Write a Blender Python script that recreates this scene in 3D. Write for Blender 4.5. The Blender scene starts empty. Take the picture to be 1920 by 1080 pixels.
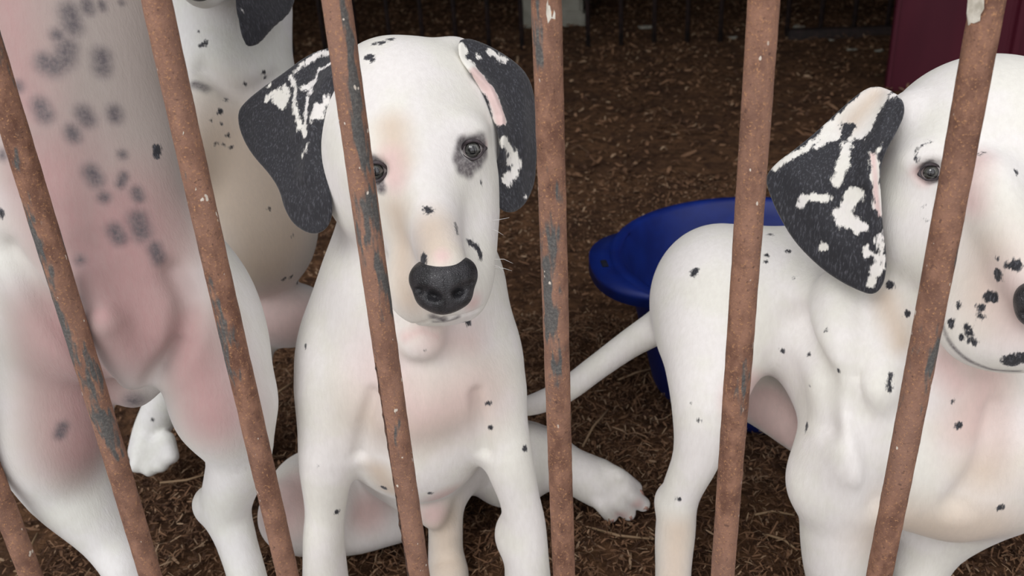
import bpy, math, random
import numpy as np
from mathutils import Matrix, Vector
from mathutils.bvhtree import BVHTree

# ------------------------------------------------------------------ camera
rng = np.random.default_rng(7); random.seed(7)
SC = bpy.context.scene; COL = SC.collection
FPX = 1600.0; CAMD = 0.42; CAMH = 0.55
ROLL, PITCH, YAW = -0.06213, 0.44658, -0.15343
cp, sp, cy, sy = math.cos(PITCH), math.sin(PITCH), math.cos(YAW), math.sin(YAW)
FW = np.array([sy*cp, cy*cp, -sp]); R0 = np.array([cy, -sy, 0.0]); U0 = np.cross(R0, FW)
RT = math.cos(ROLL)*R0 + math.sin(ROLL)*U0; UP = -math.sin(ROLL)*R0 + math.cos(ROLL)*U0
CAM = np.array([0.0, -CAMD, CAMH])
cd = bpy.data.cameras.new('camera'); cam = bpy.data.objects.new('camera', cd); COL.objects.link(cam)
cd.sensor_width = 36; cd.lens = 36*FPX/1920; cd.clip_start = 0.02
m = Matrix(((RT[0], UP[0], -FW[0], CAM[0]), (RT[1], UP[1], -FW[1], CAM[1]), (RT[2], UP[2], -FW[2], CAM[2]), (0, 0, 0, 1)))
cam.matrix_world = m
cd.dof.use_dof = True; cd.dof.focus_distance = 0.53; cd.dof.aperture_fstop = 13
SC.camera = cam

# ------------------------------------------------------------------ light: overcast daylight entering by the open barred front
w = bpy.data.worlds.new('overcast_sky'); SC.world = w; w.use_nodes = True
nt = w.node_tree; nt.nodes.clear()
bg = nt.nodes.new('ShaderNodeBackground'); out = nt.nodes.new('ShaderNodeOutputWorld')
bg.inputs['Color'].default_value = (0.97, 0.97, 1.0, 1); bg.inputs['Strength'].default_value = 1.0
nt.links.new(bg.outputs[0], out.inputs[0])
SC.view_settings.view_transform = 'Standard'; SC.view_settings.look = 'None'
SC.view_settings.gamma = 1; SC.view_settings.use_curve_mapping = False
SC.view_settings.exposure = 0.40
def daylight(name, loc, aim, size, power, col):
    l = bpy.data.lights.new(name, 'AREA'); l.energy = power; l.shape = 'RECTANGLE'; l.size = size[0]; l.size_y = size[1]; l.color = col
    o = bpy.data.objects.new(name, l); COL.objects.link(o); o.location = loc
    o.rotation_euler = (Vector(aim) - Vector(loc)).to_track_quat('-Z', 'Y').to_euler(); return o
daylight('added_front_light', (-1.3, -2.6, 3.2), (0, .2, .2), (2.2, 1.6), 46, (1.0, .99, .97))  # added area lamp, high in front on the left, besides the sky

# ------------------------------------------------------------------ helpers
def ray(px, py):
    return FW + (px-960)/FPX*RT + (540-py)/FPX*UP
def at(px, py, d):            # d > .4: distance along the lens axis, else depth behind the bars (world Y)
    r = ray(px, py); z = d if d > .4 else (d+CAMD)/r[1]
    return CAM + r*z, z
def proj(P):
    q = P - CAM; z = q@FW
    return 960+FPX*(q@RT)/z, 540-FPX*(q@UP)/z, z

def link(name, me, mats, parent=None):
    o = bpy.data.objects.new(name, me); COL.objects.link(o)
    for mm in (mats if isinstance(mats, (list, tuple)) else [mats]): me.materials.append(mm)
    if parent: o.parent = parent
    return o
def tag(o, label=None, cat=None, group=None, kind=None):
    if label: o['label'] = label
    if cat: o['category'] = cat
    if group: o['group'] = group
    if kind: o['kind'] = kind
    return o
def empty(name, loc=(0, 0, 0)):
    o = bpy.data.objects.new(name, None); COL.objects.link(o); o.location = loc; o.empty_display_size = .02; return o
def npmesh(name, V, F, smooth=True, attrs=None):
    V = np.asarray(V, np.float32); F = np.asarray(F, np.int32); n = F.shape[1]
    me = bpy.data.meshes.new(name); me.vertices.add(len(V)); me.vertices.foreach_set('co', V.ravel())
    me.loops.add(F.size); me.loops.foreach_set('vertex_index', F.ravel())
    me.polygons.add(len(F)); me.polygons.foreach_set('loop_start', np.arange(0, F.size, n, dtype=np.int32))
    me.polygons.foreach_set('loop_total', np.full(len(F), n, np.int32))
    me.update(calc_edges=True)
    me.polygons.foreach_set('use_smooth', np.full(len(F), smooth))
    for k, a in (attrs or {}).items():
        at_ = me.attributes.new(k, 'FLOAT', 'POINT'); at_.data.foreach_set('value', np.asarray(a, np.float32))
    me.validate(); return me

def tube(pts, rads, seg=16, cap=True):
    pts = np.asarray(pts, float); n = len(pts); rads = np.broadcast_to(rads, (n,)) if np.ndim(rads) < 2 else rads
    V = []; F = []
    for i in range(n):
        t = pts[min(i+1, n-1)] - pts[max(i-1, 0)]; t = t/np.linalg.norm(t)
        a = np.cross(t, [0.0, 1, 0] if abs(t[1]) < .9 else [1.0, 0, 0]); a /= np.linalg.norm(a); b = np.cross(t, a)
        for j in range(seg):
            th = 2*math.pi*j/seg; rr = rads[i] if rads.ndim == 1 else rads[i, j]
            V.append(pts[i]+(a*math.cos(th)+b*math.sin(th))*rr)
    for i in range(n-1):
        for j in range(seg):
            F.append((i*seg+j, i*seg+(j+1) % seg, (i+1)*seg+(j+1) % seg, (i+1)*seg+j))
    if cap:
        c0 = len(V); V.append(pts[0]); V.append(pts[-1])
        for j in range(seg):
            F.append((c0, (j+1) % seg, j, c0)); F.append((c0+1, (n-1)*seg+j, (n-1)*seg+(j+1) % seg, c0+1))
    return V, F
def pymesh(name, V, F, smooth=True):
    me = bpy.data.meshes.new(name); me.from_pydata([tuple(map(float, v)) for v in V], [], [tuple(dict.fromkeys(f)) for f in F]); me.update()
    for p in me.polygons: p.use_smooth = smooth
    return me
def box(name, x0, x1, y0, y1, z0, z1, mat, parent=None, bev=0.0):
    import bmesh
    bm = bmesh.new(); bmesh.ops.create_cube(bm, size=1)
    for v in bm.verts: v.co = ((x0+x1)/2+v.co.x*(x1-x0), (y0+y1)/2+v.co.y*(y1-y0), (z0+z1)/2+v.co.z*(z1-z0))
    if bev: bmesh.ops.bevel(bm, geom=bm.edges[:], offset=bev, segments=2, affect='EDGES')
    me = bpy.data.meshes.new(name); bm.to_mesh(me); bm.free(); return link(name, me, mat, parent)

# ------------------------------------------------------------------ materials
class N:
    def __init__(s, name, rough=.6, spec=.4):
        s.m = bpy.data.materials.new(name); s.m.use_nodes = True; s.t = s.m.node_tree; s.b = s.t.nodes['Principled BSDF']
        s.b.inputs['Roughness'].default_value = rough; s.b.inputs['Specular IOR Level'].default_value = spec
        s.co = s.t.nodes.new('ShaderNodeTexCoord')
    def n(s, typ, **kw):
        o = s.t.nodes.new(typ)
        for k, v in kw.items(): setattr(o, k, v)
        return o
    def l(s, a, b): s.t.links.new(a, b)
    def val(s, inp, v):
        if isinstance(v, bpy.types.NodeSocket): s.l(v, inp)
        else: inp.default_value = v
    def math(s, op, a, b=0.0, clamp=False):
        o = s.n('ShaderNodeMath', operation=op); o.use_clamp = clamp; s.val(o.inputs[0], a); s.val(o.inputs[1], b); return o.outputs[0]
    def mix(s, f, a, b, mode='MIX'):
        o = s.n('ShaderNodeMix', data_type='RGBA', blend_type=mode); s.val(o.inputs[0], f)
        s.val(o.inputs[6], a if isinstance(a, bpy.types.NodeSocket) else (*a, 1)); s.val(o.inputs[7], b if isinstance(b, bpy.types.NodeSocket) else (*b, 1)); return o.outputs[2]
    def noise(s, scale, detail=3, rough=.55, stretch=None, vec=None, dist=0.0):
        v = vec or s.co.outputs['Object']
        if stretch:
            mp = s.n('ShaderNodeMapping'); s.l(v, mp.inputs[0]); mp.inputs['Scale'].default_value = stretch; v = mp.outputs[0]
        o = s.n('ShaderNodeTexNoise'); s.l(v, o.inputs['Vector']); o.inputs['Scale'].default_value = scale
        o.inputs['Detail'].default_value = detail; o.inputs['Roughness'].default_value = rough; o.inputs['Distortion'].default_value = dist
        return o.outputs['Fac']
    def ramp(s, v, lo, hi, a=0.0, b=1.0):
        o = s.n('ShaderNodeMapRange', interpolation_type='SMOOTHSTEP'); s.val(o.inputs[0], v)
        o.inputs[1].default_value = lo; o.inputs[2].default_value = hi; o.inputs[3].default_value = a; o.inputs[4].default_value = b; return o.outputs[0]
    def bump(s, h, strength, dist):
        o = s.n('ShaderNodeBump'); o.inputs['Strength'].default_value = strength; o.inputs['Distance'].default_value = dist
        s.val(o.inputs['Height'], h); s.l(o.outputs[0], s.b.inputs['Normal']); return o
    def col(s, v): s.val(s.b.inputs['Base Color'], v if isinstance(v, bpy.types.NodeSocket) else (*v, 1))
    def attr(s, name):
        o = s.n('ShaderNodeAttribute', attribute_name=name); return o.outputs['Fac']

def fur_material(name, white=(.85, .815, .79), tan=(.66, .54, .43), pink=(.76, .55, .52), black=(.022, .022, .027), hairgrey=.5, sss=.0, rag=.0008):
    q = N(name, .62, .25)
    hair = q.noise(900, 2, .6, (1, 1, .22)); hair2 = q.noise(330, 3, .6, (1, 1, .3)); broad = q.noise(22, 3)
    c = q.mix(q.ramp(broad, .38, .62), (white[0]*.96, white[1]*.975, white[2]*.92), white)
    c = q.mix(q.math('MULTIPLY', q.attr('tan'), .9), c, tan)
    c = q.mix(q.math('MULTIPLY', q.attr('pink'), .9), c, q.mix(q.ramp(q.noise(60, 4), .3, .7), tuple(x*.93 for x in pink), pink))
    c = q.mix(q.math('MULTIPLY', q.attr('smudge'), q.ramp(q.noise(420, 2), .2, .7, .7, 1.0)), c, (.10, .085, .095))
    c = q.mix(q.math('MULTIPLY', q.ramp(hair2, .25, .75), .12), c, (.45, .40, .36))
    e = q.math('MULTIPLY', q.math('SUBTRACT', hair2, .5), .006)
    e2 = q.math('MULTIPLY', q.math('SUBTRACT', hair, .5), .004)
    e3 = q.math('MULTIPLY', q.math('SUBTRACT', q.noise(130, 2, .5), .5), rag*4)
    f = q.math('ADD', q.attr('spot'), q.math('ADD', e3, q.math('ADD', e, e2)))
    f = q.ramp(f, -.0009, .0012)
    blk = q.mix(q.ramp(hair, .48, .78, 0, hairgrey), black, (.20, .20, .23))
    c = q.mix(f, c, blk)
    q.col(c)
    q.b.inputs['Sheen Weight'].default_value = .25; q.b.inputs['Sheen Roughness'].default_value = .5
    q.bump(q.math('ADD', q.math('MULTIPLY', hair, .5), q.math('MULTIPLY', hair2, .8)), .55, .0007)
    if sss:
        q.b.inputs['Subsurface Weight'].default_value = sss; q.b.inputs['Subsurface Radius'].default_value = (.010, .005, .004); q.b.inputs['Subsurface Scale'].default_value = .4
    return q.m
FUR = fur_material('dalmatian_fur')
FURB = fur_material('shaded_cream_fur', white=(.82, .81, .80), tan=(.66, .53, .41))  # its tan also carries the shade on the rear puppy's body
FURP = fur_material('belly_skin_and_shaded_fur', white=(.76, .75, .74), pink=(.44, .255, .25), tan=(.33, .27, .24))  # dark tones mix bare belly skin with shade painted onto white fur
EARF = fur_material('ear_fur', hairgrey=.38, rag=.0018)

q = N('nose_leather', .36, .5)
vo = q.n('ShaderNodeTexVoronoi', feature='DISTANCE_TO_EDGE'); q.l(q.co.outputs['Object'], vo.inputs['Vector']); vo.inputs['Scale'].default_value = 750
q.col(q.mix(q.ramp(q.noise(150), .3, .7), (.012, .012, .014), (.035, .033, .037))); q.bump(q.ramp(vo.outputs['Distance'], 0, .25), .5, .0004)
NOSE = q.m
q = N('puppy_eye', .04, .6)
r_ = q.attr('iris'); a_ = q.noise(500, 3)
c = q.mix(q.ramp(r_, .34, .42), (.004, .004, .005), q.mix(q.ramp(a_, .3, .7), (.05, .05, .045), (.10, .10, .09)))
c = q.mix(q.ramp(r_, .60, .70), c, (.015, .013, .014)); c = q.mix(q.ramp(r_, .76, .84), c, (.35, .31, .31)); q.col(c)
q.b.inputs['Coat Weight'].default_value = 1; q.b.inputs['Coat Roughness'].default_value = .02
EYE = q.m
q = N('claw_horn', .4, .5); q.col((.45, .27, .22)); CLAW = q.m
q = N('whisker_hair', .5, .4); q.col((.7, .68, .66)); WHISK = q.m

q = N('rusty_pipe', .78, .3)
oi = q.n('ShaderNodeObjectInfo')
va = q.n('ShaderNodeVectorMath', operation='ADD'); q.l(q.co.outputs['Object'], va.inputs[0])
sc_ = q.n('ShaderNodeVectorMath', operation='SCALE'); sc_.inputs[0].default_value = (7, 3, 11); q.l(oi.outputs['Random'], sc_.inputs['Scale']); q.l(sc_.outputs[0], va.inputs[1]); V_ = va.outputs[0]
big = q.noise(14, 4, .6, (1, 1, .35), V_); mid = q.noise(90, 5, .65, (1, 1, .6), V_); fine = q.noise(650, 4, .7, None, V_)
c = q.mix(q.ramp(mid, .32, .68), (.12, .055, .036), (.28, .145, .095))
c = q.mix(q.ramp(big, .35, .7, 0, .8), c, (.29, .165, .12))
c = q.mix(q.ramp(fine, .54, .70, 0, .85), c, (.48, .25, .12))
c = q.mix(q.ramp(q.noise(380, 3, .6, None, V_), .25, .40, .75, 0), c, (.065, .035, .03))
pt = q.math('ADD', q.noise(24, 5, .7, (1, 1, .22), V_), q.attr('paint'))
c = q.mix(q.ramp(pt, .60, .64, 0, .85), c, q.mix(q.ramp(fine, .35, .7), (.050, .062, .064), (.11, .125, .125)))
fl = q.math('MULTIPLY', q.ramp(q.noise(210, 2, .5, (1, 1, .6), V_), .715, .735), q.ramp(big, .4, .5)); c = q.mix(fl, c, (.62, .55, .47))
q.col(c); q.bump(q.math('ADD', q.math('MULTIPLY', mid, .8), q.math('MULTIPLY', fine, .6)), .8, .0012)
RUST = q.m
q = N('chipped_paint', .6); q.col(q.mix(q.ramp(q.noise(200), .3, .7), (.42, .38, .31), (.66, .62, .54))); CHIP = q.m
q = N('dusty_scrap', .9); q.col((.26, .25, .21)); SCRAP = q.m
q = N('dark_seam', .9); q.col(q.mix(q.ramp(q.noise(300), .3, .7), (.03, .018, .014), (.12, .06, .04))); SEAM = q.m

q = N('litter_floor', .95, .15)
c = q.mix(q.ramp(q.noise(55, 5, .65), .3, .7), (.05, .025, .014), (.19, .098, .050)); c = q.mix(q.ramp(q.noise(7, 3), .4, .65, 0, .6), c, (.05, .026, .017)); q.col(c)
q.bump(q.noise(120, 5, .7), 1, .006); LITTER = q.m
q = N('wood_shavings', .85, .25)
sh = q.attr('shade')
c = q.mix(q.ramp(sh, 0, .65), (.050, .024, .014), (.20, .108, .060)); c = q.mix(q.ramp(sh, .80, 1), c, (.36, .25, .16)); q.col(c); SHAV = q.m
q = N('blue_plastic', .48, .4); q.col(q.mix(q.ramp(q.noise(30), .3, .7), (.003, .013, .13), (.004, .020, .18))); q.bump(q.noise(90), .1, .001); BLUE = q.m
q = N('dark_hole', .9); q.col((.004, .006, .02)); HOLE = q.m
q = N('maroon_sheet', .6, .3); q.col(q.mix(q.ramp(q.noise(5, 3, .6, (1, 1, .3)), .3, .7), (.055, .003, .012), (.085, .008, .020))); MAROON = q.m
q = N('dark_iron', .7, .4); q.col(q.mix(q.ramp(q.noise(40), .3, .7), (.010, .007, .007), (.035, .020, .018))); IRON = q.m
q = N('weathered_concrete', .9); q.col(q.mix(q.ramp(q.noise(9, 5), .3, .7), (.20, .20, .16), (.34, .33, .28))); q.bump(q.noise(60, 5), .5, .004); CONC = q.m
q = N('brown_earth_wall', .95); q.col(q.mix(q.ramp(q.noise(3, 5), .3, .7), (.045, .030, .021), (.085, .056, .040))); q.bump(q.noise(20, 5), .6, .02); EARTH = q.m
q = N('yard_concrete', .9); q.col(q.mix(q.ramp(q.noise(4, 5), .3, .7), (.30, .28, .26), (.42, .40, .37))); YARD = q.m
q = N('roof_sheet', .7); q.col((.16, .15, .14)); ROOF = q.m

# ------------------------------------------------------------------ the pen
XL, XR, YB = -3.2, 2.4, 5.2
gx = np.linspace(XL, XR, 170); gy = 0.0+np.concatenate([np.linspace(-.05, 1.2, 112), np.linspace(1.24, YB, 90)])
GX, GY = np.meshgrid(gx, gy)
def gh(x, y):
    return .004*np.sin(x*23+1.3*np.sin(y*17))*np.cos(y*19+x*7)+.003*np.sin(x*61+y*33)*np.sin(y*57-x*20)+.006*np.sin(x*3.1+y*2)*np.cos(y*2.3)-.004
GZ = gh(GX, GY); ny, nx = GX.shape
V = np.stack([GX.ravel(), GY.ravel(), GZ.ravel()], 1); ii = np.arange(ny*nx).reshape(ny, nx)
F = np.stack([ii[:-1, :-1], ii[:-1, 1:], ii[1:, 1:], ii[1:, :-1]], -1).reshape(-1, 4)
fl = link('floor', npmesh('floor', V, F), LITTER); tag(fl, 'brown litter-covered ground of the pen', 'floor', kind='structure')
tag(box('trim_1', XL, XR, -4, .0, -.08, -.020, YARD), 'pale concrete yard in front of the bars', 'ground', kind='structure')
tag(box('wall_back', XL-.1, XR+.1, YB, YB+.12, -.1, 2.6, EARTH), 'dark brown wall far behind the pen', 'wall', kind='structure')
tag(box('wall_left', XL-.1, XL, -.0, YB, -.1, 2.4, EARTH), 'dark side wall on the left of the pen', 'wall', kind='structure')
tag(box('wall_right', XR, XR+.1, .0, YB, -.1, 2.4, EARTH), 'dark side wall on the right of the pen', 'wall', kind='structure')
tag(box('ceiling', XL-.1, XR+.1, .45, YB+.1, 1.75, 1.80, ROOF), 'sheet roof over the pen', 'roof', kind='structure')

# back barrier of thin upright rods
bx0 = empty('back_railing', (-.3, 2.72, 0)); tag(bx0, 'dark thin-rod railing closing the pen at the back', 'railing')
zb = 0.0
def rodx(px): p, _ = at(px, 60, 3.1); s = (2.72+CAMD)/ray(px, 60)[1]; return (CAM+ray(px, 60)*s)[0]
rx = [rodx(978+i*62.2) for i in range(-14, 12)]
V, F = tube([(0, 0, 0.0), (0, 0, .55), (0, 0, 1.15)], np.array([.0085]*3), 8)
rodme = pymesh('rod', V, F); rodme.materials.append(IRON)
for x in rx:
    o = bpy.data.objects.new('rod', rodme); COL.objects.link(o); o.parent = bx0; o.location = (x+.3, 0, -.01)
for z in (.30, 1.13):
    V, F = tube([(rx[0]-.1+.3, 0, z), (rx[-1]+.1+.3, 0, z)], np.array([.012]*2), 8); link('rail', pymesh('rail', V, F), IRON, bx0)
box('sill', rodx(1475)+.3, rodx(1690)+.3, -.05, .0, -.01, .03, IRON, bx0, .004)
def gx_at(px, Y): return (CAM+ray(px, 30)*((Y+CAMD)/ray(px, 30)[1]))[0]
pl = empty('concrete_pillar', (gx_at(1035, 3.2), 3.3, 0)); tag(pl, 'grey concrete pillar standing behind the back railing', 'pillar')
wp = (gx_at(1094, 3.2)-gx_at(980, 3.2))/2
box('shaft', -wp, wp, -.1, .14, .0, 2.2, CONC, pl, .012); box('footing', -wp-.01, wp+.01, -.12, .16, -.02, .05, CONC, pl, .01)
# maroon corrugated sheet
mx0 = gx_at(1682, 1.9)
mr = empty('maroon_sheet_panel', (mx0, 1.9, 0)); tag(mr, 'dark maroon corrugated sheet partition at the upper right', 'partition')
xs = np.linspace(0, 1.2, 260); V = []; F = []
def prof(x): t = (x-.27) % .06; return -.012*(1 if .012 < t < .03 else 0) if x > .27 else 0.004*math.sin(x*30)
for s, yo in ((0, 0.0), (1, .006)):
    for x in xs: V += [(x, prof(x)+yo, -.01), (x, prof(x)+yo, 1.4)]
n2 = len(xs)*2
for i in range(len(xs)-1):
    F += [(2*i, 2*i+2, 2*i+3, 2*i+1), (n2+2*i, n2+2*i+1, n2+2*i+3, n2+2*i+2)]
F += [(0, 1, n2+1, n2), (n2-2, 2*n2-2, 2*n2-1, n2-1)]
link('sheet', pymesh('sheet', V, F, False), MAROON, mr)
box('edge_trim', -.006, .004, -.008, .012, -.01, 1.41, MAROON, mr, .002)
# pale scraps of litter lying beyond the railing
V, F = [], []
def scrap(seed):
    r = random.Random(seed); V = []; F = []
    n = 9
    for k in range(2):
        for i in range(n):
            a = 2*math.pi*i/n; rr = r.uniform(.6, 1.1); V.append((rr*math.cos(a), rr*.7*math.sin(a), (.12+.25*r.random()) if k else 0))
    F = [tuple(range(n)), tuple(range(2*n-1, n-1, -1))]+[(i, (i+1) % n, n+(i+1) % n, n+i) for i in range(n)]
    return V, F
for k, (px, py, s, lab) in enumerate([(1210, 48, .028, 'largest pale scrap beyond the back railing, right of the grey pillar'), (1375, 66, .020, 'pale scrap on the ground left of the fifth bar, behind the railing'),
        (1498, 46, .022, 'pale scrap right of the fifth bar, behind the back railing'), (1541, 46, .010, 'tiny pale scrap beside a larger one behind the railing'),
        (1560, 70, .012, 'small bluish pale scrap behind the railing, above the dark sill'), (1598, 88, .018, 'pale scrap just above the dark sill of the back railing'), (1648, 90, .016, 'yellowish scrap near the maroon sheet, above the sill')]):
    r = ray(px, py); z = (.01-CAMH)/r[2]; p = CAM+r*z
    V, F = scrap(k); o = link('scrap', pymesh('scrap', np.array(V)*s, F, False), SCRAP); o.location = (p[0], p[1], 0.0)
    tag(o, lab, 'litter', 'pale scraps behind the railing')

# ------------------------------------------------------------------ shavings
def flakes(n, xr, yr, L, W, seed, lift=.006, y0pow=1.0):
    g = np.random.default_rng(seed)
    x = g.uniform(*xr, n); y = yr[0]+(yr[1]-yr[0])*g.random(n)**y0pow
    z = gh(x, y)+g.uniform(0, lift, n)+.001
    a = g.uniform(0, 2*np.pi, n); el = g.normal(0, .28, n); l = g.uniform(*L, n)*(.6+.8*(g.random(n) < .1)); wd = g.uniform(*W, n)
    d = np.stack([np.cos(a)*np.cos(el), np.sin(a)*np.cos(el), np.sin(el)], 1)
    s = np.cross(d, np.stack([g.normal(0, .5, n), g.normal(0, .5, n), np.ones(n)], 1)); s /= np.linalg.norm(s, axis=1)[:, None]
    u = np.cross(s, d); c = np.stack([x, y, z], 1); curl = g.uniform(-.25, .35, n)*l
    th = (wd*.25)[:, None]
    P = []
    for t, k in ((-1, 0), (0, 1), (1, 0)):
        mid = c+d*(l*t/2)[:, None]+u*(curl*k)[:, None]
        ww = wd*(1.0 if k else .55)
        P += [mid+s*(ww/2)[:, None], mid-s*(ww/2)[:, None], mid-u*th]
    P = np.stack(P, 1).reshape(-1, 3); b = np.arange(n)[:, None]*9
    q4 = [(0, 3, 4, 1), (1, 4, 5, 2), (2, 5, 3, 0), (3, 6, 7, 4), (4, 7, 8, 5), (5, 8, 6, 3)]
    F = np.concatenate([b+np.array(q_)[None] for q_ in q4])
    return P, F, np.repeat(g.random(n), 9)
sets = [flakes(30000, (-.75, .95), (.04, 1.25), (.006, .017), (.0012, .0034), 1, .009),
        flakes(42000, (-.55, .62), (.03, .62), (.007, .020), (.0007, .0019), 5, .012),
        flakes(22000, (-2.2, 2.2), (1.2, 4.6), (.012, .036), (.003, .009), 2, .012)]
offs = np.cumsum([0]+[len(t[0]) for t in sets[:-1]])
o = link('wood_shavings', npmesh('wood_shavings', np.concatenate([t[0] for t in sets]), np.concatenate([t[1]+k for t, k in zip(sets, offs)]), False, {'shade': np.concatenate([t[2] for t in sets])}), SHAV)
tag(o, 'brown curled wood shavings covering the ground of the pen', 'bedding', kind='stuff')
STRAW = []
q = N('dry_straw', .7); q.col((.30, .20, .115)); STR = q.m
for k, (a, b, c_, lab) in enumerate([((1092, 838), (1112, 800), (1140, 768), 'thin bent straw lying left of the blue tub, right of the fourth bar'),
        ((1160, 712), (1195, 698), (1228, 690), 'straw below the tail of the right puppy'), ((515, 740), (532, 728), (549, 716), 'straw between the left puppy and the seated puppy'),
        ((300, 905), (350, 900), (392, 888), 'straw between the hind legs of the upright puppy'), ((1110, 990), (1160, 1004), (1218, 1010), 'straw under the spread hind paw'),
        ((1430, 1000), (1470, 1012), (1495, 1032), 'straw left of the right puppy foreleg'), ((1415, 965), (1450, 958), (1490, 966), 'upper straw left of the right puppy foreleg'),
        ((20, 1052), (55, 1030), (70, 1000), 'straw at the lower left corner of the pen')]):
    pts = []
    for (px, py) in (a, b, c_):
        r = ray(px, py); z = (.010-CAMH)/r[2]; pts.append(CAM+r*z)
    V, F = tube(pts, np.array([.0011, .0013, .0009]), 6); o = link('straw', pymesh('straw', V, F), STR); tag(o, lab, 'straw', 'single straws on the ground')

# ------------------------------------------------------------------ blue tub
pc, _ = at(1432, 500, .955); tc = np.array([pc[0], pc[1]+.0, 0])
tub = empty('blue_tub', (tc[0], tc[1], .0)); tag(tub, 'round blue plastic tub with a lug handle standing behind the right puppy', 'tub')
def lathe(prof, seg=96):
    V = []; F = []
    for r, z in prof:
        for j in range(seg): a = 2*math.pi*j/seg; V.append((r*math.cos(a), r*math.sin(a), z))
    n = len(prof)
    for i in range(n-1):
        for j in range(seg): F.append((i*seg+j, i*seg+(j+1) % seg, (i+1)*seg+(j+1) % seg, (i+1)*seg+j))
    F.append(tuple(range(seg-1, -1, -1))); F.append(tuple((n-1)*seg+j for j in range(seg)))
    return V, F
TH = .165; RR = .170
V, F = lathe([(.112, .003), (.119, .0), (.122, .006), (.152, TH-.022), (.155, TH-.018), (.162, TH-.016), (RR, TH-.010), (RR+.003, TH-.004), (RR, TH), (.161, TH), (.158, TH-.004), (.150, TH-.02), (.118, .010), (.10, .006)])
link('basin', pymesh('basin', V, F), BLUE, tub)
for s in (1, -1):
    # lug: a rounded tab swelling out of the rim with a slot
    import bmesh
    pts = []
    for i in range(25):
        t = -1+2*i/24; a = t*.56; rr = RR-.004+.029*(1-abs(t)**3.2)
        pts.append((rr*math.cos(a), rr*math.sin(a)))
    for i in range(25):
        a = .56-1.12*i/24; pts.append(((RR-.012)*math.cos(a), (RR-.012)*math.sin(a)))
    V = [(x, y, TH-.002) for x, y in pts]+[(x, y, TH-.008) for x, y in pts]+[(x*1.003, y*1.003, TH-.016) for x, y in pts[:25]]
    n = len(pts); F = []
    for i in range(24):
        F.append((i, i+1, n-2-i, n-1-i)); F.append((n+i+1, n+i, n+n-1-i, n+n-2-i)); F.append((i+1, i, n+i, n+i+1)); F.append((n+i+1, n+i, 2*n+i, 2*n+i+1))
    lug = link('lug_handle', pymesh('lug_handle', V, F), BLUE, tub)
    sol = lug.modifiers.new('solid', 'SOLIDIFY'); sol.thickness = .0015
    ang = math.radians(192)+(0 if s > 0 else math.pi); lug.rotation_euler = (0, 0, ang)
    V, F = tube([(RR+.010, -.008, TH-.0012), (RR+.010, .008, TH-.0012)], np.array([.0035]*2), 10)
    V = [(v[0], v[1], TH-.0012+(v[2]-TH+.0012)*.25) for v in V]
    link('slot', pymesh('slot', V, F), HOLE, lug)

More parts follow.
